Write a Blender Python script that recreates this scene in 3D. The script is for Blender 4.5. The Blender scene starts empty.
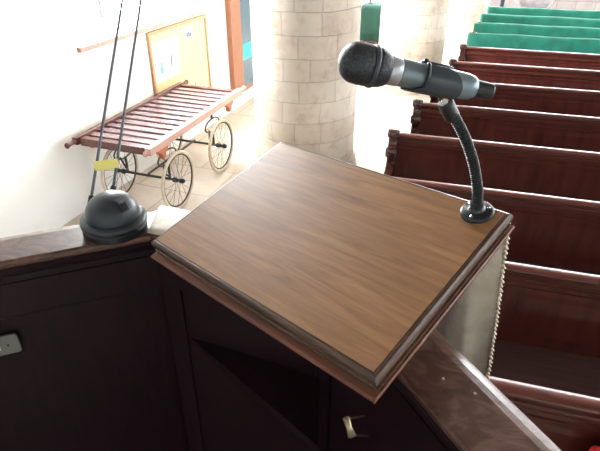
import bpy, bmesh, math, random
from math import sin, cos, pi, radians, sqrt
from mathutils import Vector as V, Matrix
random.seed(7)
C = bpy.context.scene.collection
H = 2.55                      # camera height above the nave floor (standing in the pulpit)
F = 530.0
PITCH = math.atan2(225.5 + 92.5, F)
YAW = math.atan2(180.0, math.hypot(F, 318.0))
CAM = V((0, 0, H))
fh = V((-sin(YAW), cos(YAW), 0)); rt = V((cos(YAW), sin(YAW), 0)); up = V((0, 0, 1))
fw = fh * cos(PITCH) - up * sin(PITCH); cu = fh * sin(PITCH) + up * cos(PITCH)

def ray(x, y): return rt * ((x - 300) / F) - cu * ((y - 225.5) / F) + fw
def onz(x, y, z):
    d = ray(x, y); return CAM + d * ((z - H) / d.z)
def onplane(x, y, p, n):
    d = ray(x, y); return CAM + d * ((p - CAM).dot(n) / d.dot(n))
def atd(x, y, d): return CAM + ray(x, y) * d

# ------------------------------------------------------------------ materials
def newmat(name):
    m = bpy.data.materials.new(name); m.use_nodes = True
    nt = m.node_tree; b = nt.nodes['Principled BSDF']
    return m, nt, b
def N(nt, t, **k):
    n = nt.nodes.new(t)
    for a, v in k.items():
        if a in n.inputs: n.inputs[a].default_value = v
        else: setattr(n, a, v)
    return n
def ramp(nt, stops):
    r = nt.nodes.new('ShaderNodeValToRGB'); e = r.color_ramp.elements
    e[0].position, e[0].color = stops[0][0], (*stops[0][1], 1)
    e[1].position, e[1].color = stops[-1][0], (*stops[-1][1], 1)
    for p, c in stops[1:-1]:
        k = e.new(p); k.color = (*c, 1)
    return r
def mapped(nt, scale, space='Object', rot=(0, 0, 0)):
    tc = nt.nodes.new('ShaderNodeTexCoord'); mp = nt.nodes.new('ShaderNodeMapping')
    mp.inputs['Scale'].default_value = scale; mp.inputs['Rotation'].default_value = rot
    nt.links.new(tc.outputs[space], mp.inputs['Vector']); return mp
def wood(name, stops, scale=(2, 30, 30), rough=.35, bump=.1, coat=0., nscale=3., spec=.5, dist=.4):
    m, nt, b = newmat(name)
    mp = mapped(nt, scale); n = N(nt, 'ShaderNodeTexNoise', Scale=nscale, Detail=8, Roughness=.6, Distortion=dist)
    nt.links.new(mp.outputs[0], n.inputs['Vector'])
    r = ramp(nt, stops); nt.links.new(n.outputs['Fac'], r.inputs[0]); nt.links.new(r.outputs[0], b.inputs['Base Color'])
    b.inputs['Roughness'].default_value = rough; b.inputs['Coat Weight'].default_value = coat
    b.inputs['Coat Roughness'].default_value = .15; b.inputs['Specular IOR Level'].default_value = spec
    bp = N(nt, 'ShaderNodeBump', Strength=bump, Distance=.002)
    nt.links.new(n.outputs['Fac'], bp.inputs['Height']); nt.links.new(bp.outputs[0], b.inputs['Normal'])
    return m
def plain(name, col, rough=.5, metal=0., noise=.0, nscale=20., spec=.5, coat=0.):
    m, nt, b = newmat(name)
    b.inputs['Roughness'].default_value = rough; b.inputs['Metallic'].default_value = metal
    b.inputs['Specular IOR Level'].default_value = spec; b.inputs['Coat Weight'].default_value = coat
    mp = mapped(nt, (1, 1, 1)); n = N(nt, 'ShaderNodeTexNoise', Scale=nscale, Detail=4)
    nt.links.new(mp.outputs[0], n.inputs['Vector'])
    lo = tuple(c * (1 - noise) for c in col); hi = tuple(min(1, c * (1 + noise)) for c in col)
    r = ramp(nt, [(.3, lo), (.7, hi)]); nt.links.new(n.outputs['Fac'], r.inputs[0])
    nt.links.new(r.outputs[0], b.inputs['Base Color'])
    return m
M = {}
M['desk'] = wood('oak_veneer', [(.25, (.18, .088, .040)), (.5, (.31, .155, .070)), (.75, (.44, .235, .108))], scale=(2.2, 26, 26), rough=.36, bump=.05, nscale=2.6, dist=.9)
M['desk_edge'] = wood('dark_oak_moulding', [(.3, (.045, .022, .014)), (.7, (.10, .05, .03))], scale=(3, 30, 30), rough=.32, coat=.15)
M['ledge'] = wood('reddish_oak_ledge', [(.3, (.09, .028, .014)), (.7, (.20, .065, .03))], scale=(3, 30, 30), rough=.4)
M['pulpit'] = wood('black_mahogany', [(.3, (.008, .0025, .005)), (.7, (.017, .005, .009))], scale=(20, 20, 2), rough=.5, spec=.25)
M['rail'] = wood('worn_mahogany_rail', [(.3, (.05, .018, .013)), (.48, (.095, .042, .030)), (.56, (.135, .067, .050)), (.68, (.18, .10, .078))], scale=(5, 8, 8), rough=.34, bump=.1, coat=.22, nscale=4, dist=1.2)
M['pew'] = wood('polished_pew_mahogany', [(.25, (.042, .009, .007)), (.5, (.078, .017, .013)), (.75, (.12, .030, .021))], scale=(6, 6, 1.2), rough=.28, bump=.05, coat=.3, nscale=2.0)
M['pew_rail'] = wood('polished_pew_rail', [(.25, (.045, .010, .007)), (.75, (.11, .028, .018))], scale=(1.2, 14, 14), rough=.34, bump=.04, coat=.25)
M['seat'] = wood('pew_seat_plank', [(.25, (.030, .012, .010)), (.75, (.075, .034, .028))], scale=(1.2, 14, 14), rough=.45)
M['pew_dark'] = wood('carved_pew_end', [(.25, (.018, .005, .005)), (.75, (.06, .016, .012))], scale=(9, 9, 9), rough=.22, coat=.5)
M['green'] = plain('green_cloth', (.004, .13, .085), .75, noise=.2, nscale=6)
M['deepgreen'] = plain('deep_green_cloth', (.002, .045, .028), .75, noise=.25, nscale=6)
M['black'] = plain('black_plastic', (.010, .014, .018), .3, noise=.1)
M['dome'] = plain('charcoal_plastic', (.022, .032, .038), .38, noise=.1)
M['rubber'] = plain('black_matt_plastic', (.006, .010, .013), .38, noise=.1)
M['grille'] = None
M['timber'] = wood('dark_roof_timber', [(.3, (.05, .03, .02)), (.7, (.12, .07, .045))], scale=(2, 20, 20), rough=.7)
M['mic'] = plain('grey_blue_metallic_paint', (.17, .22, .25), .33, metal=.55, noise=.06)
M['mic_collar'] = plain('silver_collar', (.42, .45, .47), .35, metal=.7)
M['clip'] = plain('glossy_clip_plastic', (.035, .048, .058), .22)
M['band'] = plain('dark_grey_band', (.05, .06, .07), .4, metal=.3)
M['steel'] = plain('steel_rod', (.10, .115, .13), .4, metal=.3, noise=.1)
M['chrome'] = plain('chrome', (.8, .8, .8), .15, metal=1.)
M['brass'] = plain('dull_brass', (.33, .27, .17), .4, metal=.8, noise=.2)
M['plate'] = plain('brushed_steel_plate', (.20, .21, .20), .45, metal=.5, noise=.1)
M['iron'] = plain('black_iron', (.018, .02, .024), .5, noise=.3)
M['tyre'] = plain('cream_tyre', (.62, .54, .42), .6, noise=.12)
M['bier'] = wood('dark_red_bier_wood', [(.25, (.07, .018, .016)), (.75, (.15, .045, .038))], scale=(2, 20, 20), rough=.25, coat=.35)
M['bier_slat'] = wood('glare_pale_slat', [(.25, (.11, .055, .065)), (.75, (.28, .18, .19))], scale=(2, 20, 20), rough=.22, coat=.6)  # window glare on the slats put into the wood as a paler, pinkish colour
M['bier_rail'] = wood('pink_brown_bier_rail', [(.25, (.40, .22, .18)), (.75, (.60, .38, .32))], scale=(20, 2, 20), rough=.35)
M['bracket'] = plain('red_brown_bracket', (.42, .12, .06), .5, noise=.2)
M['yellow'] = plain('yellow_tag', (.78, .72, .22), .6)
M['frame'] = wood('light_oak_frame', [(.25, (.42, .24, .12)), (.75, (.60, .38, .22))], scale=(10, 10, 10), rough=.45)
M['cork'] = plain('pale_cork', (.78, .56, .33), .9, noise=.12, nscale=60)
M['paper'] = plain('white_paper', (.88, .88, .86), .9)
M['ink_teal'] = plain('teal_print', (.16, .50, .52), .8, noise=.3, nscale=40)
M['ink_dark'] = plain('dark_print', (.16, .20, .28), .8, noise=.3, nscale=40)
M['cab'] = wood('brown_cabinet_frame', [(.25, (.24, .09, .045)), (.75, (.40, .17, .09))], scale=(20, 20, 2), rough=.4)
M['cabglass'] = plain('blue_grey_glass_front', (.045, .12, .17), .08, spec=.8)
M['teal'] = plain('teal_cloth', (.05, .46, .42), .7, noise=.15)
M['plaster'] = plain('white_limewash', (.84, .85, .83), .9, noise=.02, nscale=3)
M['sill'] = plain('pinkish_stone_sill', (.50, .36, .31), .8, noise=.2, nscale=25)
M['lead'] = plain('window_lead', (.10, .10, .11), .5)
M['red'] = plain('red_hassock', (.55, .02, .02), .8)
M['greystone'] = plain('grey_stone', (.30, .28, .30), .8, noise=.2, nscale=8)
M['navy'] = plain('navy_paint', (.012, .018, .05), .5)

def grille_mat():
    m, nt, b = newmat('black_wire_mesh')
    mp = mapped(nt, (1, 1, 1)); vo = N(nt, 'ShaderNodeTexVoronoi', Scale=520.)
    nt.links.new(mp.outputs[0], vo.inputs['Vector'])
    r = ramp(nt, [(.25, (.004, .005, .006)), (.6, (.035, .042, .05))])
    nt.links.new(vo.outputs['Distance'], r.inputs[0]); nt.links.new(r.outputs[0], b.inputs['Base Color'])
    b.inputs['Roughness'].default_value = .45; b.inputs['Metallic'].default_value = .3
    bp = N(nt, 'ShaderNodeBump', Strength=.6, Distance=.0008)
    nt.links.new(vo.outputs['Distance'], bp.inputs['Height']); nt.links.new(bp.outputs[0], b.inputs['Normal'])
    return m
M['grille'] = grille_mat()

def stone_mat():
    m, nt, b = newmat('limestone_drum_masonry')
    tc = nt.nodes.new('ShaderNodeTexCoord'); sx = nt.nodes.new('ShaderNodeSeparateXYZ')
    nt.links.new(tc.outputs['Object'], sx.inputs[0])
    at = N(nt, 'ShaderNodeMath', operation='ARCTAN2'); nt.links.new(sx.outputs['Y'], at.inputs[0]); nt.links.new(sx.outputs['X'], at.inputs[1])
    mu = N(nt, 'ShaderNodeMath', operation='MULTIPLY'); mu.inputs[1].default_value = .52
    nt.links.new(at.outputs[0], mu.inputs[0])
    cb = nt.nodes.new('ShaderNodeCombineXYZ'); nt.links.new(mu.outputs[0], cb.inputs['X']); nt.links.new(sx.outputs['Z'], cb.inputs['Y'])
    n0 = N(nt, 'ShaderNodeTexNoise', Scale=5., Detail=3); nt.links.new(tc.outputs['Object'], n0.inputs['Vector'])
    mx0 = N(nt, 'ShaderNodeVectorMath', operation='MULTIPLY_ADD'); mx0.inputs[1].default_value = (.035, .035, 0)
    nt.links.new(n0.outputs['Color'], mx0.inputs[0]); nt.links.new(cb.outputs[0], mx0.inputs[2])
    br = N(nt, 'ShaderNodeTexBrick', Scale=1.)
    for k, v in {'Brick Width': .36, 'Row Height': .20, 'Mortar Size': .004, 'Mortar Smooth': .8, 'Bias': -.2}.items(): br.inputs[k].default_value = v
    br.offset = .43; br.squash = .7; br.squash_frequency = 3
    br.inputs['Color1'].default_value = (.55, .475, .39, 1); br.inputs['Color2'].default_value = (.66, .595, .51, 1); br.inputs['Mortar'].default_value = (.47, .40, .33, 1)
    nt.links.new(mx0.outputs[0], br.inputs['Vector'])
    n1 = N(nt, 'ShaderNodeTexNoise', Scale=7., Detail=9, Roughness=.65); nt.links.new(tc.outputs['Object'], n1.inputs['Vector'])
    r = ramp(nt, [(.28, (.66, .58, .50)), (.5, (.97, .95, .93)), (.62, (1, 1, 1)), (.8, (1.0, .90, .80))]); nt.links.new(n1.outputs['Fac'], r.inputs[0])
    mm = N(nt, 'ShaderNodeMix', data_type='RGBA', blend_type='MULTIPLY'); mm.inputs[0].default_value = .8
    nt.links.new(br.outputs['Color'], mm.inputs[6]); nt.links.new(r.outputs[0], mm.inputs[7]); nt.links.new(mm.outputs[2], b.inputs['Base Color'])
    b.inputs['Roughness'].default_value = .9
    bp = N(nt, 'ShaderNodeBump', Strength=.5, Distance=.01); nt.links.new(n1.outputs['Fac'], bp.inputs['Height'])
    bp2 = N(nt, 'ShaderNodeBump', Strength=.8, Distance=.008, invert=True); nt.links.new(br.outputs['Fac'], bp2.inputs['Height'])
    nt.links.new(bp.outputs[0], bp2.inputs['Normal']); nt.links.new(bp2.outputs[0], b.inputs['Normal'])
    return m
M['stone'] = stone_mat()
def wallstone_mat(name, c1, c2, mo, w, h, ms, vert):
    m, nt, b = newmat(name)
    mp = mapped(nt, (1, 1, 1), rot=(radians(90), 0, 0) if vert else (0, 0, radians(4)))
    br = N(nt, 'ShaderNodeTexBrick', Scale=1.)
    for k, v in {'Brick Width': w, 'Row Height': h, 'Mortar Size': ms, 'Mortar Smooth': .3}.items(): br.inputs[k].default_value = v
    br.inputs['Color1'].default_value = (*c1, 1); br.inputs['Color2'].default_value = (*c2, 1); br.inputs['Mortar'].default_value = (*mo, 1)
    nt.links.new(mp.outputs[0], br.inputs['Vector'])
    n1 = N(nt, 'ShaderNodeTexNoise', Scale=3., Detail=8, Roughness=.6); nt.links.new(mp.outputs[0], n1.inputs['Vector'])
    r = ramp(nt, [(.3, (.75, .70, .66)), (.7, (1, 1, 1))]); nt.links.new(n1.outputs['Fac'], r.inputs[0])
    mm = N(nt, 'ShaderNodeMix', data_type='RGBA', blend_type='MULTIPLY'); mm.inputs[0].default_value = .8
    nt.links.new(br.outputs['Color'], mm.inputs[6]); nt.links.new(r.outputs[0], mm.inputs[7]); nt.links.new(mm.outputs[2], b.inputs['Base Color'])
    b.inputs['Roughness'].default_value = .7
    return m
M['floor'] = wallstone_mat('floor_flagstones', (.56, .48, .39), (.66, .59, .50), (.46, .39, .32), .85, .6, .010, False)
M['farwall'] = wallstone_mat('far_wall_stone', (.30, .27, .27), (.36, .33, .33), (.24, .22, .22), .5, .28, .012, True)

def cloth_mat():
    m, nt, b = newmat('cream_brocade')
    mp = mapped(nt, (1, 1, 1)); n = N(nt, 'ShaderNodeTexNoise', Scale=22., Detail=3, Distortion=1.5)
    nt.links.new(mp.outputs[0], n.inputs['Vector'])
    r = ramp(nt, [(.35, (.72, .64, .50)), (.65, (.88, .81, .68))]); nt.links.new(n.outputs['Fac'], r.inputs[0])
    nt.links.new(r.outputs[0], b.inputs['Base Color']); b.inputs['Roughness'].default_value = .6
    b.inputs['Sheen Weight'].default_value = .3
    return m
M['cream'] = cloth_mat()
def pane_mat(name, s):
    m, nt, b = newmat(name)
    b.inputs['Base Color'].default_value = (.8, .85, .9, 1)
    b.inputs['Emission Color'].default_value = (.93, .97, 1, 1); b.inputs['Emission Strength'].default_value = s
    return m
M['pane'] = pane_mat('daylit_north_glass', 25.)
M['pane_s'] = pane_mat('daylit_south_glass', 7.)
M['pane_w'] = pane_mat('daylit_west_glass', 14.)

# ------------------------------------------------------------------ mesh helpers
def obj(name, bm, m, parent=None, smooth=False, bevel=0, loc=None, rot=None, subd=0):
    me = bpy.data.meshes.new(name); bmesh.ops.recalc_face_normals(bm, faces=bm.faces); bm.to_mesh(me); bm.free()
    me.materials.append(m); o = bpy.data.objects.new(name, me); C.objects.link(o)
    if parent: o.parent = parent
    if loc is not None: o.location = loc
    if rot is not None: o.rotation_euler = rot
    if smooth:
        for p in me.polygons: p.use_smooth = True
    if bevel:
        b = o.modifiers.new('b', 'BEVEL'); b.width = bevel; b.segments = 3; b.limit_method = 'ANGLE'
    if subd:
        s = o.modifiers.new('s', 'SUBSURF'); s.levels = subd; s.render_levels = subd
    return o
def empty(name, label, cat, loc=(0, 0, 0), rotz=0, group=None):
    o = bpy.data.objects.new(name, None); C.objects.link(o); o.empty_display_size = .1
    o.location = loc; o.rotation_euler = (0, 0, rotz); o['label'] = label; o['category'] = cat
    if group: o['group'] = group
    return o
def tag(o, label, cat, group=None):
    o['label'] = label; o['category'] = cat
    if group: o['group'] = group
    return o
def struct(name, bm, m, **k):
    o = obj(name, bm, m, **k); o['kind'] = 'structure'; return o
def box(bm, x0, x1, y0, y1, z0, z1, mat=None):
    vs = [bm.verts.new(p) for p in ((x0, y0, z0), (x1, y0, z0), (x1, y1, z0), (x0, y1, z0), (x0, y0, z1), (x1, y0, z1), (x1, y1, z1), (x0, y1, z1))]
    if mat is not None:
        for v in vs: v.co = mat @ v.co
    for f in ((0, 3, 2, 1), (4, 5, 6, 7), (0, 1, 5, 4), (1, 2, 6, 5), (2, 3, 7, 6), (3, 0, 4, 7)): bm.faces.new([vs[i] for i in f])
    return vs
def B(*a, **k):
    bm = bmesh.new(); box(bm, *a, **k); return bm
def prism(bm, pts, axis, a, b):
    """extrude a 2-D outline along an axis ('x': pts are (y,z); 'y': (x,z); 'z': (x,y))"""
    def mk(p, t): return {'x': (t, p[0], p[1]), 'y': (p[0], t, p[1]), 'z': (p[0], p[1], t)}[axis]
    A = [bm.verts.new(mk(p, a)) for p in pts]; Bv = [bm.verts.new(mk(p, b)) for p in pts]; n = len(pts)
    bm.faces.new(A); bm.faces.new(Bv[::-1])
    for i in range(n): bm.faces.new((A[i], Bv[i], Bv[(i + 1) % n], A[(i + 1) % n]))
def tube(bm, pts, r, seg=10, caps=True, closed=False):
    pts = [V(p) for p in pts]; rs = r if isinstance(r, (list, tuple)) else [r] * len(pts)
    n = len(pts); rings = []; prev = None
    for i, p in enumerate(pts):
        if closed: t = pts[(i + 1) % n] - pts[i - 1]
        else: t = pts[min(i + 1, n - 1)] - pts[max(i - 1, 0)]
        t.normalize()
        if prev is None:
            a = V((0, 0, 1)) if abs(t.z) < .9 else V((1, 0, 0)); u = t.cross(a).normalized()
        else: u = (prev - t * prev.dot(t)).normalized()
        prev = u; w = t.cross(u)
        rings.append([bm.verts.new(p + (u * cos(2 * pi * k / seg) + w * sin(2 * pi * k / seg)) * rs[i]) for k in range(seg)])
    for i in range(n if closed else n - 1):
        a, b = rings[i], rings[(i + 1) % n]
        for k in range(seg): bm.faces.new((a[k], a[(k + 1) % seg], b[(k + 1) % seg], b[k]))
    if caps and not closed: bm.faces.new(rings[0][::-1]); bm.faces.new(rings[-1])
def T(pts, r, **k):
    bm = bmesh.new(); tube(bm, pts, r, **k); return bm
def lathe(prof, seg=32, bm=None, M4=None):
    """prof: (radius, height) pairs revolved about local z"""
    bm = bm or bmesh.new(); rings = []
    for r, z in prof:
        if r < 1e-6: rings.append([bm.verts.new((0, 0, z))])
        else: rings.append([bm.verts.new((r * cos(2 * pi * k / seg), r * sin(2 * pi * k / seg), z)) for k in range(seg)])
    if M4 is not None:
        for q in rings:
            for v in q: v.co = M4 @ v.co
    for a, b in zip(rings, rings[1:]):
        for k in range(seg):
            j = (k + 1) % seg
            if len(a) == 1 and len(b) == 1: continue
            if len(a) == 1: bm.faces.new((a[0], b[j], b[k]))
            elif len(b) == 1: bm.faces.new((a[k], a[j], b[0]))
            else: bm.faces.new((a[k], a[j], b[j], b[k]))
    if len(rings[0]) > 1: bm.faces.new(rings[0][::-1])
    if len(rings[-1]) > 1: bm.faces.new(rings[-1])
    return bm
def frame(o, x, y, z):
    m = Matrix((x, y, z)).transposed().to_4x4(); m.translation = o; return m
def zalign(p, d):
    d = V(d).normalized(); a = V((0, 0, 1)) if abs(d.z) < .95 else V((1, 0, 0))
    x = a.cross(d).normalized(); return frame(V(p), x, d.cross(x), d)
def catmull(pts, n=8):
    pts = [V(p) for p in pts]; P = [pts[0] * 2 - pts[1]] + pts + [pts[-1] * 2 - pts[-2]]; out = []
    for i in range(1, len(P) - 2):
        for k in range(n):
            t = k / n; a, b, c, d = P[i - 1:i + 3]
            out.append(.5 * ((2 * b) + (c - a) * t + (2 * a - 5 * b + 4 * c - d) * t * t + (3 * b - a - 3 * c + d) * t ** 3))
    return out + [pts[-1]]

# ------------------------------------------------------------------ setting
bm = B(-9, 9, -5, 18.2, -.1, 0); struct('floor', bm, M['floor'])
WA = radians(-4.4); W0 = V((-3.31, 3.51, 0)); wt = V((-sin(WA), cos(WA), 0)); wn = V((cos(WA), sin(WA), 0))   # along / into the room
def wallpt(x, y, off=0): 
    p = onplane(x, y, W0 + wn * off, wn); return (p - W0).dot(wt), p.z
# local frame of the aisle wall: x = into the room, y = along it
WTH = .55
def wall_with_windows(name, length0, length1, top, wins, loc, rotz, pane, wnum):
    """wall slab in local coords x from -WTH..0 (sign=1 faces +x), window openings wins=(s0,s1,z0,z1)"""
    bm = bmesh.new(); s = length0
    for (a, b, z0, z1) in wins:
        box(bm, -WTH, 0, s, a, 0, top); box(bm, -WTH, 0, a, b, 0, z0); box(bm, -WTH, 0, a, b, z1, top); s = b
    box(bm, -WTH, 0, s, length1, 0, top)
    w = struct(name, bm, M['plaster'], loc=loc, rot=(0, 0, rotz))
    for i, (a, b, z0, z1) in enumerate(wins):
        n = wnum + i
        e = bpy.data.objects.new('window_%d' % n, None); C.objects.link(e); e.location = loc; e.rotation_euler = (0, 0, rotz); e['kind'] = 'structure'
        obj('glass', B(-WTH + .10, -WTH + .12, a, b, z0 + .1, z1), pane, e)
        bm = bmesh.new(); k = 3
        for q in range(k + 1):
            s2 = a + (b - a) * q / k; box(bm, -WTH + .12, -WTH + .17, s2 - .03, s2 + .03, z0 + .1, z1)
        for q in range(1, int((z1 - z0) / .6)):
            box(bm, -WTH + .12, -WTH + .14, a, b, z0 + .1 + q * .6, z0 + .115 + q * .6)
        obj('window_bars', bm, M['lead'], e)
        bm = bmesh.new(); prism(bm, [(-WTH + .1, z0), (0.03, z0), (0.03, z0 + .012), (-WTH + .1, z0 + .12)], 'y', a, b)
        obj('splayed_sill', bm, M['plaster'], e)
        obj('sill_edge', B(-.02, .04, a - .02, b - .25, z0 - .03, z0 + .012), M['sill'], e)
    return w
wall_with_windows('wall_left', -9, 13.4, 7, [(.62, 3.1, 1.47, 5.2), (5.6, 8.0, 1.6, 5.4), (9.6, 11.6, 1.6, 5.4)], W0, WA, M['pane'], 1)
wall_with_windows('wall_right', -18, 6, 7, [(-15.5, -13, 1.6, 5.6), (-11.5, -9, 1.6, 5.6), (-7.5, -5, 1.6, 5.6), (-3.0, -.5, 1.6, 5.6)], (8.5, 0, 0), pi, M['pane_s'], 4)
# west wall at the far end with a tall window, and the chancel side behind the pulpit
bm = bmesh.new(); box(bm, -3.2, -1.2, 17.6, 18.1, 0, 7); box(bm, 7.8, 8.6, 17.6, 18.1, 0, 7); box(bm, -1.2, 7.8, 17.6, 18.1, 0, 2.6); box(bm, -1.2, 7.8, 17.6, 18.1, 6.4, 7)
struct('wall_back', bm, M['farwall'])
e = bpy.data.objects.new('window_8', None); C.objects.link(e); e['kind'] = 'structure'
obj('glass', B(-1.2, 7.8, 17.94, 17.96, 2.6, 6.4), M['pane_w'], e)
bm = bmesh.new()
for q in range(7): box(bm, -1.2 + q * 1.5 - .05, -1.2 + q * 1.5 + .05, 17.84, 17.94, 2.6, 6.4)
obj('window_bars', bm, M['farwall'], e)
struct('wall_front', B(-4.6, 8.6, -5.2, -5, 0, 7), M['plaster'])
struct('ceiling', B(-4.8, 9.2, -5.2, 18.2, 7, 7.15), M['timber'])

# ------------------------------------------------------------------ pillars
def pillar(x, y, r, label):
    e = empty('stone_pillar', label, 'pillar', (x, y, 0), 0, 'arcade pillars')
    bm = lathe([(r, .30), (r, 1.2), (r, 2.4), (r, 3.6), (r, 4.9)], 48)
    o = obj('shaft', bm, M['stone'], e, smooth=True)
    o.modifiers.new('e', 'EDGE_SPLIT')
    obj('base', lathe([(r + .05, 0), (r + .05, .16), (r + .04, .20), (r + .03, .22), (r + .03, .26), (r + .01, .30)], 48), M['stone'], e)
    obj('capital', lathe([(r + .01, 4.9), (r + .06, 4.95), (r + .05, 5.0), (r + .18, 5.25), (r + .18, 5.4), (r + .05, 5.45), (r + .05, 7.0)], 48), M['stone'], e)
pillar(-1.438, 5.13, .52, 'round pale limestone block pillar directly behind the reading desk')
pillar(-.75, 9.0, .52, 'round limestone pillar behind the microphone, second in the row from the desk')
pillar(-.02, 12.9, .52, 'farthest stone pillar, beside the left ends of the green-draped pews')

# ------------------------------------------------------------------ pews
LEN = 4.3
def pew_end_bm(x0, x1):
    bm = bmesh.new()
    out = [(.05, 0), (.05, .90), (.035, .965), (0.0, .985), (-.035, .975), (-.05, .94), (-.04, .90), (-.055, .865), (-.085, .845), (-.10, .81), (-.095, .77), (-.07, .745),
           (-.065, .715), (-.085, .69), (-.13, .67), (-.22, .655), (-.31, .65), (-.365, .63), (-.385, .59), (-.37, .55), (-.34, .53), (-.335, .49), (-.36, .45), (-.37, .40), (-.37, .06), (-.39, .05), (-.39, 0)]
    prism(bm, out, 'x', x0, x1)
    # rolled scroll on the shoulder and at the arm
    for (cy, cz, r) in ((-.055, .80, .042), (-.345, .59, .04), (.0, .945, .036)):
        tube(bm, [(x0 - .012, cy, cz), (x1 + .012, cy, cz)], r, seg=14)
    return bm
def make_pew(label):
    e = empty('wooden_pew', label, 'pew', (0, 0, 0), 0, 'bare wooden pews facing the pulpit')
    obj('backrest', B(.02, LEN, -.012, .02, .30, .90), M['pew'], e)
    bm = bmesh.new()                                   # moulded capping
    prism(bm, [(-.035, .932)] + [(.005 - .040 * cos(radians(q)), .936 + .020 * sin(radians(q))) for q in range(0, 181, 12)] + [(.045, .93), (.03, .915), (.022, .89), (-.014, .89), (-.018, .915)], 'x', 0.02, LEN)
    obj('top_rail', bm, M['pew_rail'], e, bevel=.003)
    bm = bmesh.new()
    prism(bm, [(-.012, .862), (-.026, .866), (-.026, .874), (-.020, .878), (-.020, .884), (-.014, .89), (-.012, .89)], 'x', .02, LEN)
    prism(bm, [(-.012, .825), (-.020, .828), (-.020, .834), (-.012, .838)], 'x', .02, LEN)
    obj('moulding', bm, M['pew_rail'], e)
    n = 4; w = (LEN - .1) / n
    for k in range(n):
        a = .07 + k * w; b = a + w - .06; bm = bmesh.new()
        pa = [(a, .50), (b, .50), (b, .80), (a, .80)]; i = .03; pb = [(a + i, .50 + i), (b - i, .50 + i), (b - i, .80 - i), (a + i, .80 - i)]
        A = [bm.verts.new((p[0], -.0125, p[1])) for p in pa]; Bv = [bm.verts.new((p[0], -.0155, p[1])) for p in pb]
        bm.faces.new(Bv)
        for q in range(4): bm.faces.new((A[q], A[(q + 1) % 4], Bv[(q + 1) % 4], Bv[q]))
        bm.faces.new(A[::-1])
        obj('panel', bm, M['pew'], e)
    obj('seat', B(.02, LEN, -.36, -.012, .425, .455), M['seat'], e, bevel=.008)
    obj('book_ledge', B(.02, LEN, .02, .15, .74, .76), M['pew_rail'], e, bevel=.004)
    obj('end_panel', pew_end_bm(-.05, .02), M['pew_dark'], e, bevel=.006)
    obj('end_panel', pew_end_bm(LEN, LEN + .07), M['pew_dark'], e, bevel=.006)
    return e
def copy_tree(o, parent=None):
    c = o.copy(); C.objects.link(c)
    if parent: c.parent = parent
    for ch in [q for q in bpy.data.objects if q.parent == o and q is not c]: copy_tree(ch, c)
    return c
ends = [-.72, -.62, -.53, -.40, -.285, -.17, -.03, .07, .19, .27, .37, .49]
labels = ['wooden pew nearest the pulpit, its rail partly behind the pulpit edge',
          'second wooden pew from the pulpit, with its seat plank in view',
          'third wooden pew from the pulpit, passing just behind the desk corner',
          'fourth wooden pew from the pulpit, carved end standing clear behind the desk',
          'fifth wooden pew from the pulpit, its carved end below the microphone body',
          'sixth wooden pew from the pulpit, its end hidden by the microphone tail',
          'seventh wooden pew from the pulpit, just behind the microphone tail',
          'last bare wooden pew, directly in front of the green-draped ones',
          'nearest of the pews hidden under green cloth', 'second nearest of the pews hidden under green cloth',
          'second farthest of the pews hidden under green cloth', 'farthest of the pews hidden under green cloth']
proto = make_pew(labels[0])
Y = []
for i in range(12):
    o = proto if i == 0 else copy_tree(proto)
    y = .861 * (i + 1.88); Y.append(y)
    o.location = (ends[i], y, 0); o['label'] = labels[i]
    if i > 7: o['group'] = 'pews under the green cloths'
def drape(x0, length, y, i, label):
    """cloth laid over the pew back: hangs down front and rear in shallow folds"""
    bm = bmesh.new(); rnd = random.Random(i); nx = 150; grid = []
    ph = [rnd.uniform(0, 6) for _ in range(6)]
    prof = [(-.055, .56, 1.), (-.052, .66, .9), (-.048, .76, .7), (-.045, .86, .45), (-.044, .93, .2), (-.042, .962, .05), (-.02, .973, 0), (.02, .973, 0), (.052, .960, .05), (.056, .90, .2), (.060, .80, .5), (.17, .79, .6), (.175, .70, .9), (.18, .6, 1.)]
    for k in range(nx + 1):
        x = -.085 + (length + .1) * max(0, k - 1) / (nx - 1)
        env = 1.5 * math.exp(-((x - .1) / .35) ** 2) + 1
        w = (sin(x * 11 + ph[0]) * .5 + sin(x * 23 + ph[1]) * .3 + sin(x * 41 + ph[2]) * .2) * env
        row = []; bul = 1 / (1 + math.exp((x - .03) / .025)); cap = 1.
        if k == 0: cap = .0
        for (dy, z, a) in prof:
            s = -1 if dy < 0 else 1
            yy = ((dy - .085 * bul * (1 if dy < 0 else 0) * (1 if z < .9 else .35)) + s * abs(w * .5 + .5) * .045 * a) * cap
            zz = z + .004 * sin(x * 6 + ph[3]) * (1 if .95 < z else 0) 
            row.append(bm.verts.new((x, yy, zz)))
        grid.append(row)
    for a, b in zip(grid, grid[1:]):
        for j in range(len(prof) - 1): bm.faces.new((a[j], a[j + 1], b[j + 1], b[j]))
    o = obj('green_cloth', bm, M['green'], loc=(x0, y, 0), smooth=True)
    s = o.modifiers.new('t', 'SOLIDIFY'); s.thickness = .004; s.offset = 1
    tag(o, label, 'cloth', 'green cloths over the rear pews')
    # gathered tail over the carved end
    return o
gl = ['bright green cloth over a pew back, nearest of the four', 'bright green cloth over a pew back, second nearest of the four', 'bright green cloth over a pew back, second farthest of the four', 'bright green cloth over a pew back, farthest of the four']
for k in range(4):
    i = 8 + k; drape(ends[i], LEN, Y[i], i, gl[k])

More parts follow.
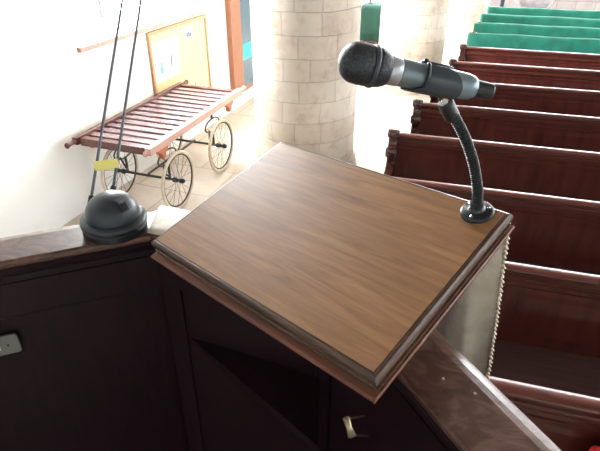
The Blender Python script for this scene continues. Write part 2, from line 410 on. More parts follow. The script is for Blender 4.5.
# ------------------------------------------------------------------ bier
be = empty('wheeled_bier', 'slatted wooden hand bier on four spoked wheels beside the white wall', 'bier', (-2.72, 4.575, 0), radians(-3.0))
ZD = .78
def rail_bm(x, fl=1.):
    bm = bmesh.new()
    box(bm, x - .028, x + .028, -.93, .92, ZD - .035, ZD + .03)
    tube(bm, [(x, -.93, ZD), (x, -.93 - .04 * fl, ZD - .004), (x, -.93 - .08 * fl, ZD - .006), (x, -.93 - .105 * fl, ZD - .004), (x, -.93 - .12 * fl, ZD)], [.026, .017, .018, .028, .012], seg=12)
    tube(bm, [(x, .92, ZD), (x, .96, ZD), (x, 1.0, ZD), (x, 1.03, ZD), (x, 1.05, ZD)], [.026, .018, .02, .030, .012], seg=12)
    return bm
obj('side_rail', rail_bm(-.37), M['bier'], be, bevel=.006)
r2 = obj('side_rail', rail_bm(.375, .35), M['bier_rail'], be, bevel=.006); r2['label'] = 'paler pinkish-brown side rail towards the room'
obj('end_bar', B(-.34, .35, -.90, -.83, ZD - .05, ZD + .02), M['bier'], be, bevel=.004)
obj('end_bar', B(-.34, .35, .83, .89, ZD - .04, ZD + .02), M['bier'], be, bevel=.004)
for k in range(13):
    y = -.77 + k * .125
    obj('slat', B(-.342, .347, y - .004, y + .070, ZD - .012, ZD + .008), M['bier_slat'], be, bevel=.003)
for k in range(6):
    x = -.15 + k * .07
    obj('peg', lathe([(.009, 0), (.009, .02), (.012, .028), (.006, .04), (0, .042)], 10), M['tyre'], be, loc=(x, .80 if False else .865, ZD + .02))
R = .292
def wheel(x, y, side):
    w = bpy.data.objects.new('wheel', None); C.objects.link(w); w.parent = be; w.location = (x, y, R); w.rotation_euler = (0, pi / 2, 0)
    n = 48; tyre = bmesh.new(); tube(tyre, [((R - .016) * cos(2 * pi * k / n), (R - .016) * sin(2 * pi * k / n), 0) for k in range(n)], .016, seg=10, closed=True)
    obj('tyre', tyre, M['tyre'], w, smooth=True)
    rim = bmesh.new(); tube(rim, [((R - .036) * cos(2 * pi * k / n), (R - .036) * sin(2 * pi * k / n), 0) for k in range(n)], .008, seg=8, closed=True)
    obj('rim', rim, M['iron'], w, smooth=True)
    sp = bmesh.new()
    for k in range(18):
        a = 2 * pi * k / 18; z = .022 * (1 if k % 2 else -1)
        tube(sp, [(.02 * cos(a), .02 * sin(a), z), ((R - .036) * cos(a + .1), (R - .036) * sin(a + .1), 0)], .0020, seg=6)
    obj('spokes', sp, M['steel'], w)
    obj('hub', lathe([(.012, -.06), (.024, -.055), (.024, -.03), (.018, -.02), (.018, .02), (.024, .03), (.024, .055), (.015, .065)], 16), M['iron'], w)
for sx in (-1, 1):
    wheel(.33 * sx, -.46, sx); wheel(.33 * sx, .46, sx)
for y in (-.46, .46):
    obj('axle', T([(-.32, y, R), (.32, y, R)], .013), M['iron'], be)
    # elliptic springs and forks carrying the deck
    for x in (-.24, .24):
        bm = bmesh.new()
        for s in (1, -1):
            pts = [(x, y + .16 * cos(pi * q / 12), R + .23 + s * .07 * sin(pi * q / 12)) for q in range(13)]
            tube(bm, pts, .008, seg=8)
        tube(bm, [(x, y, R), (x, y, R + .165)], .012, seg=8); tube(bm, [(x, y, R + .30), (x, y, ZD - .02)], .014, seg=8)
        tube(bm, [(x, y - .08, R + .19), (x * .9, y - .05, R + .08), (x, y, R + .02)], .009, seg=8)
        obj('spring', bm, M['iron'], be, smooth=True)
    obj('cross_beam', B(-.30, .30, y - .03, y + .03, ZD - .075, ZD - .03), M['bier_rail'], be, bevel=.004)
for y in (-.72, .62):
    for sx in (-1, 1):
        bm = bmesh.new(); x = .37 * sx
        prism(bm, [(y - .10, ZD - .035), (y + .10, ZD - .035), (y + .07, ZD - .07), (y + .035, ZD - .085), (y + .025, ZD - .13), (y - .02, ZD - .14), (y - .03, ZD - .09), (y - .07, ZD - .07)], 'x', x - .022, x + .022)
        obj('bracket', bm, M['bracket'], be, bevel=.003)
obj('perch_pole', T([(0, -.46, R + .02), (0, .46, R + .02)], .012), M['iron'], be)

# ------------------------------------------------------------------ notice board, cabinet on / by the aisle wall
WM = Matrix.Translation(W0) @ Matrix.Rotation(WA, 4, 'Z')
nb = empty('notice_board', 'pale cork notice board with light oak frame under the window sill', 'notice board', WM @ V((0.0, 1.62, .50)), WA)
bw, bh = 1.23, .92
obj('cork_panel', B(.004, .018, .03, bw - .03, .03, bh - .03), M['cork'], nb)
bm = bmesh.new(); box(bm, .0, .035, 0, .035, 0, bh); box(bm, .0, .035, bw - .035, bw, 0, bh); box(bm, 0, .035, .035, bw - .035, 0, .035); box(bm, 0, .035, .035, bw - .035, bh - .035, bh)
obj('board_frame', bm, M['frame'], nb, bevel=.003)
p = empty('notice_sheet', 'white notice sheet with small teal and dark prints, left on the cork board', 'paper', WM @ V((.019, 1.67, .87)), WA)
obj('sheet', B(0, .002, 0, .50, 0, .42), M['paper'], p)
bm = bmesh.new(); prism(bm, [(.10, .10), (.13, .08), (.17, .09), (.18, .12), (.16, .14), (.16, .18), (.13, .21), (.11, .20), (.12, .16), (.10, .14)], 'x', .002, .0028); obj('teal_print', bm, M['ink_teal'], p)
bm = bmesh.new(); prism(bm, [(.30, .13), (.33, .12), (.35, .17), (.37, .25), (.35, .25), (.32, .19)], 'x', .002, .0028); obj('dark_print', bm, M['ink_dark'], p)
p = empty('postcard', 'small dark picture card near the top right of the cork board', 'paper', WM @ V((.019, 2.36, 1.22)), WA)
obj('card', B(0, .002, 0, .14, 0, .13), M['paper'], p)
bm = bmesh.new(); prism(bm, [(.01, .01), (.13, .01), (.13, .05), (.10, .07), (.09, .05), (.06, .09), (.04, .06), (.02, .08)], 'x', .002, .0028); obj('picture', bm, M['ink_dark'], p)

ca = empty('display_case', 'tall brown-framed wall case with blue glass front, just left of the big pillar', 'display case', WM @ V((0.0, 3.42, .22)), WA)
cw, ch = 1.25, 2.2
bm = bmesh.new(); box(bm, .0, .06, 0, .03, 0, ch); box(bm, 0, .06, cw - .03, cw, 0, ch); box(bm, 0, .06, .03, cw - .03, 0, .03); box(bm, 0, .06, .03, cw - .03, ch - .03, ch); box(bm, 0, .01, .03, cw - .03, .03, ch - .03)
obj('carcase', bm, M['cab'], ca, bevel=.004)
bm = bmesh.new(); box(bm, .06, .075, 0, .30, 0, ch); box(bm, .06, .075, cw - .30, cw, 0, ch); box(bm, .06, .075, .30, cw - .30, 0, .06); box(bm, .06, .075, .30, cw - .30, ch - .1, ch)
obj('door_frame', bm, M['cab'], ca, bevel=.004)
obj('glass_front', B(.062, .068, .30, cw - .30, .06, ch - .1), M['cabglass'], ca)
obj('teal_lining', B(.0682, .070, .31, cw - .32, .44, .66), M['teal'], ca)
obj('door_knob', lathe([(.006, 0), (.006, .012), (.014, .02), (.012, .03), (0, .034)], 14), M['chrome'], ca, loc=(.070, .42, .16), rot=(0, pi / 2, 0))

# green-draped cupboard far down the aisle
x, y = -1.66, 11.0
g = empty('draped_cupboard', 'low cupboard covered by a deep green cloth, seen between the first two pillars', 'cupboard', (x, y, 0))
obj('plinth', B(-.30, .30, -.24, .24, 0, .30), M['pew_dark'], g, bevel=.01)
bm = bmesh.new(); n = 72; rings = []
for z, s in ((.27, 1.0), (.45, .99), (.70, .975), (.88, .97), (.93, .95), (.945, .88)):
    ring = []
    for k in range(n):
        a = 2 * pi * k / n; cx, cy = cos(a), sin(a); q = 1 / max(abs(cx), abs(cy)); q = min(q, 1.3)
        w = 1 + .018 * sin(a * 13) * (1 if z < .8 else .3)
        ring.append(bm.verts.new((.27 * cx * q * s * w, .22 * cy * q * s * w, z)))
    rings.append(ring)
for a, b in zip(rings, rings[1:]):
    for k in range(n): bm.faces.new((a[k], a[(k + 1) % n], b[(k + 1) % n], b[k]))
bm.faces.new(rings[-1]); bm.faces.new(rings[0][::-1])
obj('green_cover', bm, M['deepgreen'], g, smooth=True)
tag(obj('candlestick', lathe([(.05, 0), (.05, .01), (.02, .03), (.015, .10), (.025, .13), (.015, .15), (.015, .2), (0, .2)], 16), M['iron'], loc=(x - .12, y, .945)), 'small dark candlestick standing on the deep green cloth', 'candlestick')

# far end: font and post behind the last pew
f = empty('stone_font', 'squat grey stone font beyond the farthest green-draped pew', 'font', (1.42, 13.4, 0))
obj('font_bowl', lathe([(.16, .55), (.30, .62), (.42, .80), (.44, .98), (.42, 1.0), (.30, 1.0), (.27, .92), (0, .90)], 8), M['greystone'], f)
obj('font_stem', lathe([(.34, 0), (.34, .12), (.22, .18), (.18, .3), (.17, .55)], 8), M['greystone'], f)
obj('font_lid', lathe([(.43, 1.0), (.43, 1.03), (.25, 1.08), (.08, 1.16), (.03, 1.2), (0, 1.22)], 8), M['greystone'], f)
p = empty('banner_stand', 'dark navy post stand just beyond the last pew end', 'stand', (.72, 12.3, 0))
obj('post', lathe([(.04, .03), (.04, 1.3), (.06, 1.35), (.05, 1.5), (0, 1.55)], 14), M['navy'], p)
obj('foot', lathe([(.18, 0), (.18, .02), (.05, .05)], 20), M['navy'], p)
hk0 = onplane(586, 446, V((0, 1.50, 0)), V((0, 1, 0)))
tag(obj('hassock', B(.03, .36, -.06, .05, .456, hk0.z - .03), M['red'], loc=(hk0.x, 1.50, 0), bevel=.02), 'red hassock stood on edge on the nearest pew seat, at the very bottom right corner', 'hassock')

# ------------------------------------------------------------------ pulpit
RZ = H - .53                 # top of the rail
PF = 1.0                     # pulpit floor
d1 = V((cos(radians(37)), sin(radians(37)), 0)); d3 = V((cos(radians(-48)), sin(radians(-48)), 0))
A = V((-.509, .735, 0)); Bc = V((-.179, .703, 0))
inner = [A - d1 * .62, A, Bc, Bc + d3 * .78]
inner = [inner[0] + V((.10, -.42, 0))] + inner + [inner[-1] + V((-.12, -.42, 0))]
def offs(pts, d):
    out = []
    for i, p in enumerate(pts):
        ns = []
        if i > 0: t = (pts[i] - pts[i - 1]).normalized(); ns.append(V((-t.y, t.x, 0)))
        if i < len(pts) - 1: t = (pts[i + 1] - pts[i]).normalized(); ns.append(V((-t.y, t.x, 0)))
        n = sum(ns, V((0, 0, 0))).normalized(); out.append(p + n * (d / n.dot(ns[0])))
    return out
WR = .100
pu = empty('pulpit', 'dark polished wooden pulpit wall around the speaker, with worn top rail', 'pulpit', (0, 0, 0))
def band(bm, pts, prof):
    """sweep closed profile (offset, z) along the polyline"""
    cols = [offs(pts, o) for o, z in prof]; n = len(prof)
    vs = [[bm.verts.new((cols[j][i].x, cols[j][i].y, prof[j][1])) for j in range(n)] for i in range(len(pts))]
    for a, b in zip(vs, vs[1:]):
        for j in range(n): bm.faces.new((a[j], a[(j + 1) % n], b[(j + 1) % n], b[j]))
    bm.faces.new(vs[0]); bm.faces.new(vs[-1][::-1])
for i in range(len(inner) - 1):
    # each side of the pulpit: one rail length mitred at the corners, one wall panel
    pass
def side_band(prof, i):
    cols = [offs(inner, o) for o, z in prof]; bm = bmesh.new(); n = len(prof)
    a = [bm.verts.new((cols[j][i].x, cols[j][i].y, prof[j][1])) for j in range(n)]
    b = [bm.verts.new((cols[j][i + 1].x, cols[j][i + 1].y, prof[j][1])) for j in range(n)]
    for j in range(n): bm.faces.new((a[j], a[(j + 1) % n], b[(j + 1) % n], b[j]))
    bm.faces.new(a); bm.faces.new(b[::-1]); return bm
rprof = [(0.004, RZ), (0, RZ - .004), (0, RZ - .011), (.010, RZ - .016), (.012, RZ - .022), (WR - .012, RZ - .022), (WR + .008, RZ - .022), (WR + .009, RZ - .014), (WR + .006, RZ - .009), (WR - .001, RZ - .0055), (WR - .011, RZ - .0022), (WR - .022, RZ)]
for i in range(5):
    ra = obj('top_rail', side_band(rprof, i), M['rail'], pu, bevel=.0015)
    obj('rail_moulding', side_band([(.012, RZ - .022), (.008, RZ - .026), (.010, RZ - .036), (.016, RZ - .042), (.016, RZ - .055), (WR - .014, RZ - .055), (WR - .010, RZ - .03), (WR - .012, RZ - .022)], i), M['pulpit'], pu)
    obj('wall_panel', side_band([(.02, RZ - .055), (.02, PF), (.06, PF - .3), (.075, PF), (.075, RZ - .055)], i), M['pulpit'], pu)
    obj('frieze', side_band([(.014, RZ - .056), (.014, RZ - .13), (.02, RZ - .135), (.03, RZ - .135), (.03, RZ - .056)], i), M['pulpit'], pu)
    ps = offs(inner, .014)
    a = ps[i]; b = ps[i + 1]; t = (b - a).normalized(); n_ = V((-t.y, t.x, 0))
    for q in (a + t * .005, b - t * .045):
        m = frame(V((q.x, q.y, 0)), t, n_, up); obj('stile', B(0, .04, 0, .01, PF, RZ - .13, mat=m), M['pulpit'], pu)
    m = frame(V((a.x, a.y, 0)), t, n_, up); L = (b - a).length
    obj('lower_rail', B(.045, L - .045, 0, .008, PF, PF + .10, mat=m), M['pulpit'], pu)
fl = bmesh.new(); ins = offs(inner, .02); fl_v = [fl.verts.new((p.x, p.y, PF - .04)) for p in ins]; f_ = fl.faces.new(fl_v); r = bmesh.ops.extrude_face_region(fl, geom=[f_]); 
for v in r['geom']:
    if isinstance(v, bmesh.types.BMVert): v.co.z += .04
obj('pulpit_floor', fl, M['pulpit'], pu)
pc = sum(inner, V((0, 0, 0))) / len(inner)
obj('pedestal', lathe([(.45, 0), (.45, .12), (.28, .2), (.22, .5), (.30, .75), (.42, PF - .05)], 8), M['pew_dark'], pu, loc=(pc.x, pc.y, 0))
# screw heads in the worn rail
for (sx, sy) in ((443, 379), (475, 394)):
    q = onz(sx, sy, RZ); obj('screw_head', lathe([(.0025, 0), (.0025, .0006), (0, .0009)], 10), M['chrome'], pu, loc=q)

# steel plate on the left panel
pl_n = V((-d1.y, d1.x, 0)); pl_o = offs(inner, .0135)[1]
q = onplane(13, 342, pl_o, pl_n)
m = frame(q - d1 * .0, d1, -up.cross(d1) * -1, up)
sp = empty('switch_plate', 'small rounded steel socket plate on the left inside panel of the pulpit', 'socket plate', q, radians(37))
bm = bmesh.new(); pts = []
w2, h2, rr = .034, .0225, .006
for cx, cy, a0 in ((w2 - rr, h2 - rr, 0), (-w2 + rr, h2 - rr, 90), (-w2 + rr, -h2 + rr, 180), (w2 - rr, -h2 + rr, 270)):
    for k in range(6): a = radians(a0 + k * 18); pts.append((cx - .022 + rr * cos(a), cy + rr * sin(a)))
prism(bm, pts, 'y', -.006, .0); obj('plate', bm, M['plate'], sp, bevel=.001)
bm = B(-.052, -.022, -.008, -.006, -.008, .008); o = obj('insert', bm, M['paper'], sp)
bm = bmesh.new(); tube(bm, [(-.008, -.0062, -.0), (-.008, -.008, 0)], .002, seg=8); obj('screw', bm, M['iron'], sp)

# ------------------------------------------------------------------ reading desk
S = .9
P0, P1, P2, P3 = [CAM + V(p) * S for p in ((-.508, .731, -.538), (-.046, .485, -.513), (.121, .791, -.412), (-.343, 1.037, -.439))]
cen = (P0 + P1 + P2 + P3) / 4
u = ((P1 - P0) + (P2 - P3)).normalized(); v_ = ((P3 - P0) + (P2 - P1)); v_ = (v_ - u * v_.dot(u)).normalized(); nn = u.cross(v_)
DW = ((P1 - P0).length + (P2 - P3).length) / 2; DD = ((P3 - P0).length + (P2 - P1).length) / 2
DM = frame(cen, u, v_, nn)
dk = bpy.data.objects.new('reading_desk', None); C.objects.link(dk); dk.matrix_world = DM
tag(dk, 'brown wooden sloping reading desk with moulded edges, set on the pulpit rail', 'reading desk')
hw, hd = DW / 2 + .003, DD / 2 + .003
def slab(layers):
    """stack of rectangles: (inset, z) from top to bottom"""
    bm = bmesh.new(); prev = None
    for (i, z, *e) in layers:
        fr = e[0] if e else 0
        ring = [bm.verts.new(p) for p in ((-hw + i, -hd + i - fr, z), (hw - i, -hd + i - fr, z), (hw - i, hd - i, z), (-hw + i, hd - i, z))]
        if prev is None: bm.faces.new(ring)
        else:
            for k in range(4): bm.faces.new((prev[k], prev[(k + 1) % 4], ring[(k + 1) % 4], ring[k]))
        prev = ring
    bm.faces.new(prev[::-1]); return bm
obj('desk_top', slab([(.010, .0), (.010, -.006)]), M['desk'], dk)
obj('edge_moulding', slab([(.0095, -.0012), (.007, -.0008), (.0045, -.002), (.002, -.005), (.001, -.009), (.001, -.012), (.006, -.0135), (.008, -.017), (.006, -.020), (.002, -.0215), (.002, -.025), (.012, -.026)]), M['desk_edge'], dk)
obj('base_board', slab([(.008, -.026), (.0, -.0275, .006), (-.001, -.029, .009), (-.001, -.032, .009), (.004, -.034, .004), (.03, -.038)]), M['ledge'], dk)
# wedge-shaped box under the sloping top, standing on the rail
iDM = DM.inverted()
bm = bmesh.new(); pts = []
cor = [(-hw + .10, -hd + .10), (hw - .13, -hd + .10), (hw - .13, hd - .05), (-hw + .10, hd - .05)]
topv = [V((a, b, -.038)) for a, b in cor]
botv = []
for p in topv:
    w = DM @ p; w.z = RZ + .001 if w.z > RZ + .002 else RZ - .0; botv.append(iDM @ w)
tv = [bm.verts.new(p) for p in topv]; bv = [bm.verts.new(p) for p in botv]
bm.faces.new(tv); bm.faces.new(bv[::-1])
for k in range(4): bm.faces.new((tv[k], tv[(k + 1) % 4], bv[(k + 1) % 4], bv[k]))
obj('wedge_support', bm, M['pulpit'], dk)
# brass catch under the near corner
hk = bmesh.new(); a = atd(346, 418, .62); b = atd(352, 436, .62)
k1 = atd(362, 417, .64); k2 = atd(367, 437, .64)
hk_ = empty('brass_catch', 'dull brass catch below the near corner of the reading desk', 'catch', a)
def loc_(p): return p - a
obj('lever', T([V((0, 0, 0)), (b - a) * .5, b - a], [.0045, .0035, .005], seg=10), M['brass'], hk_, smooth=True)
k1 = onplane(364, 416, offs(inner, .02)[3], V((-d3.y, d3.x, 0))); k2 = onplane(368, 436, offs(inner, .02)[3], V((-d3.y, d3.x, 0)))
obj('pin', T([(b - a) * .05, k1 - a], .0015, seg=8), M['brass'], hk_); obj('pin', T([(b - a) * .95, k2 - a], .0015, seg=8), M['brass'], hk_)

# shelf below the desk, inside the pulpit
sh = bmesh.new(); o1 = offs(inner, .02); zs = RZ - .26
pA, pB = o1[2], o1[3]; tt = (pB - pA).normalized(); nnv = V((tt.y, -tt.x, 0))
pts2 = [pA + V((.0, 0, 0)), pB, pB + d3 * .16, pB + d3 * .16 + nnv * .0, pA - d1 * .10]
vv = [sh.verts.new((p.x, p.y, zs)) for p in (pA, pB, onz(318, 446, zs), onz(172, 322, zs))]
f_ = sh.faces.new(vv); r = bmesh.ops.extrude_face_region(sh, geom=[f_])
for v in r['geom']:
    if isinstance(v, bmesh.types.BMVert): v.co.z -= .02
obj('book_shelf', sh, M['pulpit'], pu)

# ------------------------------------------------------------------ pulpit fall (cream cloth)
pf = empty('pulpit_fall', 'cream brocade cloth with fringe hanging over the pulpit front under the desk', 'cloth', (0, 0, 0))
bm = bmesh.new()
far_l = DM @ V((-hw + .02, hd - .001, -.042)); far_r = DM @ V((hw - .012, hd - .001, -.042))
nx, nz = 60, 24; grid = []
drop = .62
fdir = (far_r - far_l).normalized(); fn = V((-fdir.y, fdir.x, 0)).normalized()
for i in range(nx + 1):
    p = far_l.lerp(far_r, i / nx); col = []
    for j in range(nz + 1):
        z = j / nz; w = .008 * sin(i * .55 + z * 1.5) * min(1, z * 3) + .004 * sin(i * 1.7) * z
        col.append(bm.verts.new(p + fn * (w + .004) - up * (drop * z) + fdir * (.045 * z * i / nx)))
    grid.append(col)
for a, b in zip(grid, grid[1:]):
    for j in range(nz): bm.faces.new((a[j], a[j + 1], b[j + 1], b[j]))
# flap lying on the front rail, showing left of the desk
def rr_(t, o):
    a = offs(inner, o)[2]; b = offs(inner, o)[3]; return a.lerp(b, t)
g2 = []
for i in range(13):
    t = -.02 + 1.0 * i / 12; col = []
    for (o, z) in ((.004, RZ + .0015), (.03, RZ + .0015), (.06, RZ + .0015), (.092, RZ + .0015), (WR + .011, RZ - .004), (WR + .016, RZ - .05), (WR + .02, RZ - .12), (WR + .022, RZ - .2)):
        p = rr_(t, o); col.append(bm.verts.new((p.x, p.y, z)))
    g2.append(col)
for a, b in zip(g2, g2[1:]):
    for j in range(7): bm.faces.new((a[j], a[j + 1], b[j + 1], b[j]))
o = obj('cloth', bm, M['cream'], pf, smooth=True); s = o.modifiers.new('t', 'SOLIDIFY'); s.thickness = .0015; s.offset = 1
bm = bmesh.new(); rnd = random.Random(3)
for j in range(70):                                   # fringe down the visible side
    p = far_r + fn * (.004 + .008 * sin(33 + (j + .5) / 70 * 1.5) * min(1, j / 23)) - up * (drop * (j + .5) / 70) + fdir * (.045 * (j + .5) / 70)
    tube(bm, [p - up * .003, p + fdir * rnd.uniform(.003, .005), p + up * .004], .0026, seg=6)
obj('fringe', bm, M['tyre'], pf); bm = bmesh.new()
for j in range(110):
    p = far_l.lerp(far_r, (j + .5) / 110) + fn * .004 - up * drop
    tube(bm, [p, p - up * rnd.uniform(.03, .035)], .0016, seg=5)
obj('fringe', bm, M['tyre'], pf)

# ------------------------------------------------------------------ microphone and gooseneck
gb = onplane(477, 213, cen, nn) + nn * .0005                      # foot of the gooseneck on the desk
gn = empty('gooseneck_stand', 'black ribbed gooseneck microphone holder on the far right desk corner', 'microphone stand', gb)
Mg = frame(V((0, 0, 0)), u, v_, nn)
obj('flange', lathe([(.024, .0), (.024, .003), (.021, .006), (.012, .008), (.0095, .012), (.0095, .020), (.0, .020)], 36, M4=Mg), M['black'], gn, smooth=True, bevel=.0006)
for k in range(3):
    a = 2 * pi * k / 3 + .6; pos = Mg @ V((.0165 * cos(a), .0165 * sin(a), .0055))
    obj('screw', lathe([(.003, 0), (.003, .0012), (.0015, .002), (0, .002)], 12, M4=Matrix.Translation(pos) @ Mg), M['chrome'], gn)
path = [gb + nn * .012, atd(477.5, 190, .735), atd(474, 166, .718), atd(467, 143, .703), atd(457, 122, .69), atd(447, 106, .68)]
cp = [p - gb for p in catmull(path, 14)]
obj('neck', T(cp, .0058, seg=16), M['black'], gn, smooth=True)
bm = bmesh.new()                                      # ribs of the flexible tube: a helix wound on it
tot = 0; hel = []; prev = None
L_ = [0]
for a, b in zip(cp, cp[1:]): L_.append(L_[-1] + (b - a).length)
turns = int(L_[-1] / .0034); nst = turns * 12; pu_ = None; k0 = 0
for s in range(nst + 1):
    d = L_[-1] * s / nst
    while k0 < len(cp) - 2 and L_[k0 + 1] < d: k0 += 1
    f0 = (d - L_[k0]) / (L_[k0 + 1] - L_[k0]); p = cp[k0].lerp(cp[k0 + 1], f0); t = (cp[k0 + 1] - cp[k0]).normalized()
    if pu_ is None: pu_ = t.cross(V((1, 0, 0))).normalized()
    pu_ = (pu_ - t * pu_.dot(t)).normalized(); w = t.cross(pu_); an = 2 * pi * s / 12
    hel.append(p + (pu_ * cos(an) + w * sin(an)) * .0066)
tube(bm, hel, .00125, seg=6); obj('neck_ribs', bm, M['rubber'], gn, smooth=True)
# clip joint + clip
hp = atd(357, 63, .635); tp = atd(491.5, 92, .672); ax = (tp - hp).normalized(); ML = (tp - hp).length
j0 = cp[-1] + gb; cl_c = atd(434, 80, .655)
jd = (cl_c - j0).normalized()
obj('clip_swivel', lathe([(.0090, -.010), (.0103, -.006), (.0103, .016), (.009, .020), (.0, .020)], 20, M4=zalign(j0 - gb - jd * .012, jd)), M['rubber'], gn, smooth=False, bevel=.0008)
side = ax.cross(jd).normalized()
bm = bmesh.new(); c0 = j0 - gb + jd * .010; box(bm, -.006, .006, -.0075, .0075, -.002, .016, mat=frame(c0, side, ax, jd)); obj('clip_fork', bm, M['rubber'], gn, bevel=.002)
bm = bmesh.new(); q = c0 + jd * .004; tube(bm, [q - side * .0095, q + side * .0095], .0042, seg=14); obj('clip_bolt', bm, M['chrome'], gn)
# open cradle round the barrel
axp = hp + ax * ((cl_c - hp).dot(ax)); upv = (-(j0 - axp)); upv = (upv - ax * upv.dot(ax)).normalized(); sdv = ax.cross(upv)
bm = bmesh.new(); ri, ro = .0172, .0200; L0, L1 = -.036, .032; nseg = 40; cols = []
for k in range(nseg + 1):
    a = radians(-258 + 336 * k / nseg); c, s = cos(a), sin(a)
    e = abs((a + pi / 2)) / radians(168)              # 0 at bottom, 1 at the lips
    l0 = -.016 - .022 * max(0, 1 - e / .42) ** .7; l1 = L1 * sqrt(max(.08, 1 - ((e - .48) / .56) ** 2))
    ring = []
    for (rad, l) in ((ri, l0), (ro, l0), (ro, l1), (ri, l1)):
        ring.append(bm.verts.new(axp - gb + ax * l + (sdv * c + upv * s) * rad))
    cols.append(ring)
for a, b in zip(cols, cols[1:]):
    for j in range(4): bm.faces.new((a[j], a[(j + 1) % 4], b[(j + 1) % 4], b[j]))
bm.faces.new(cols[0]); bm.faces.new(cols[-1][::-1])
obj('clip_cradle', bm, M['clip'], gn, smooth=False, bevel=.0008)

bm = bmesh.new(); rim = []
for k in range(nseg + 1):
    a = radians(-258 + 336 * k / nseg); e = abs(a + pi / 2) / radians(168)
    if e > .30: rim.append((a, axp - gb + ax * (-.016 - .022 * max(0, 1 - e / .42) ** .7) + (sdv * cos(a) + upv * sin(a)) * .0198))
for part in ([p for a, p in rim if a < -pi / 2], [p for a, p in rim if a > -pi / 2]):
    bm = bmesh.new(); tube(bm, part, .0026, seg=8); obj('clip_rim', bm, M['rubber'], gn, smooth=True)
mc = empty('microphone', 'grey handheld microphone with black mesh head, held by the gooseneck clip', 'microphone', hp)
MM = frame(V((0, 0, 0)), *((lambda z: (lambda x: (x, z.cross(x), z))(V((0, 0, 1)).cross(z).normalized()))(ax)))
gr = []
for k in range(15): a = pi * k / 14 * .80; gr.append((max(.0, .0242 * sin(a)), -.0215 * cos(a)))
gr[0] = (0, gr[0][1])
ringz = .012
prof = [(0, -.0225)] + [(.0245 * sin(radians(q)), -.0015 - .0210 * cos(radians(q))) for q in range(10, 91, 8)] + [(.0250, .004), (.0250, .012), (.0242, .0175)]
obj('grille_head', lathe(prof + [(.0, .0175)], 40, M4=MM), M['grille'], mc, smooth=True)
obj('grille_band', lathe([(.0238, .0165), (.0256, .017), (.0260, .0195), (.0256, .022), (.0238, .0225)], 40, M4=MM), M['band'], mc, smooth=True)
obj('grille_cup', lathe([(.0240, .022), (.0238, .026), (.0222, .032), (.0200, .037), (.0178, .040)], 40, M4=MM), M['grille'], mc, smooth=True)
obj('collar', lathe([(.0178, .039), (.0178, .041), (.0174, .053), (.0170, .0535)], 36, M4=MM), M['mic_collar'], mc, smooth=True)
obj('barrel', lathe([(.0170, .053), (.0168, .056), (.0166, .09), (.0164, .13), (.0160, ML - .036), (.0150, ML - .030), (.0125, ML - .025), (.011, ML - .024)], 36, M4=MM), M['mic'], mc, smooth=True)
obj('tail_cap', lathe([(.0110, ML - .026), (.0108, ML - .010), (.0105, ML - .002), (.009, ML), (0, ML)], 24, M4=MM), M['rubber'], mc, bevel=.0005)
bm = bmesh.new(); sq = -sdv * .6 + upv * .8
top = (-(fw) * .75 + cu * .65); top = (top - ax * top.dot(ax)).normalized(); sd2 = ax.cross(top)
box(bm, -.008, .008, -.0045, .0045, .0150, .0178, mat=frame(ax * .105, ax, sd2, top)); obj('switch_slider', bm, M['rubber'], mc, bevel=.0015)

# ------------------------------------------------------------------ lamp with domed base and twin rods, on the left rail corner
base = onz(116, 229, RZ)
DS = .93
lp = empty('rail_lamp', 'black dome-based lamp stand with two thin rods on the left pulpit rail', 'lamp', base)
obj('base_ring', lathe([(.062, 0), (.064, .003), (.064, .014), (.061, .017)], 48), M['rubber'], lp, smooth=False, bevel=.001)
obj('flange', lathe([(.061, .016), (.0655, .018), (.0665, .023), (.0655, .028), (.052, .032)], 48), M['dome'], lp, smooth=True)
dp = [(.054, .030)] + [(.054 * cos(radians(q)), .034 + .046 * sin(radians(q))) for q in range(0, 90, 6)] + [(0, .080)]
obj('dome', lathe(dp, 48), M['dome'], lp, smooth=True)
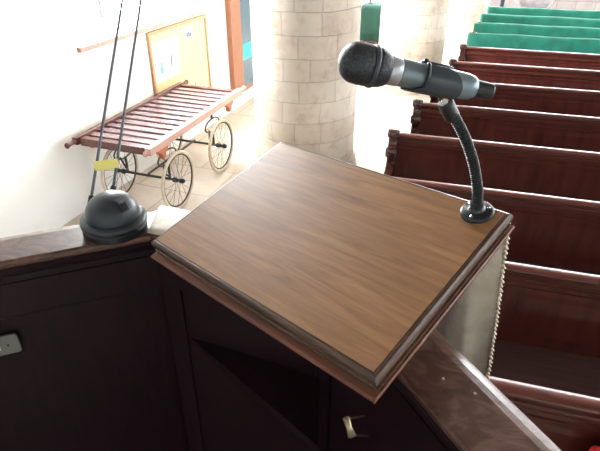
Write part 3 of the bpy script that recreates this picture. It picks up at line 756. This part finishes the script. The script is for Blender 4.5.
# recessed switch window on the dome
for q_ in [c for c in bpy.data.objects if c.parent == lp]: q_.scale = (DS, DS, .97)
td = (CAM - base); td.z = 0; td.normalize(); sdir = V((-td.y, td.x, 0))
ang = radians(48); outd = (td * cos(ang) * .97 + sdir * .40 + up * sin(ang)).normalized()
cpos = V((outd.x * .0500, outd.y * .0500, .033 + outd.z * .0445))
tx = up.cross(outd).normalized(); ty = outd.cross(tx)
obj('switch_window', B(-.009, .009, -.013, .012, -.004, .0022, mat=frame(cpos, tx, ty, outd)), M['rubber'], lp, bevel=.0015)
obj('switch_rocker', B(-.006, .006, .003, .009, .002, .0035, mat=frame(cpos, tx, ty, outd)), M['steel'], lp, bevel=.0005)
dep = (base - CAM).dot(fw)
f1 = atd(90.5, 203, dep + .012) - base; f2 = atd(112.5, 193, dep + .03) - base
t1a = atd(122.5, 0, dep + .10) - base; t2a = atd(141, 0, dep + .11) - base
for f0, t0 in ((f1, t1a), (f2, t2a)):
    mid = f0.lerp(t0, .55); top_ = f0 + (t0 - f0) * 1.25
    obj('rod', T(catmull([f0, mid, t0, top_], 6), .0028, seg=10), M['steel'], lp, smooth=True)
    obj('rod_socket', T([f0 - (t0 - f0).normalized() * .012, f0 + (t0 - f0).normalized() * .014], [.006, .0052], seg=14), M['rubber'], lp)
t1c = f1 + (t1a - f1) * 1.02; t2c = f2 + (t2a - f2) * .99
obj('rod_clamp', T([t1c, t2c], .0022, seg=8), M['steel'], lp)
fA = f1 + (t1a - f1) * .17; fB = f2 + (t2a - f2) * .145
ex = (fB - fA).normalized(); ez = ((t1a - f1).normalized()); ez = (ez - ex * ez.dot(ex)).normalized(); ey = ez.cross(ex); LL = (fB - fA).length
obj('tag', B(-.004, LL + .003, -.0035, .0035, -.010, .009, mat=frame(fA, ex, ey, ez)), M['yellow'], lp, bevel=.001)['label'] = 'yellow tag tied across the two rods'

# ------------------------------------------------------------------ camera, world
cam = bpy.data.cameras.new('camera'); co = bpy.data.objects.new('camera', cam); C.objects.link(co)
co.location = CAM; co.rotation_euler = (pi / 2 - PITCH, 0, YAW)
cam.sensor_width = 36; cam.lens = 36 * F / 600; cam.clip_start = .02
bpy.context.scene.camera = co
w = bpy.data.worlds.new('world'); bpy.context.scene.world = w; w.use_nodes = True
bg = w.node_tree.nodes['Background']; bg.inputs[0].default_value = (.8, .9, 1, 1); bg.inputs[1].default_value = 1.
sc = bpy.context.scene
sc.view_settings.view_transform = 'Standard'; sc.view_settings.look = 'None'; sc.view_settings.gamma = 1; sc.view_settings.exposure = .82
sc.cycles.max_bounces = 8
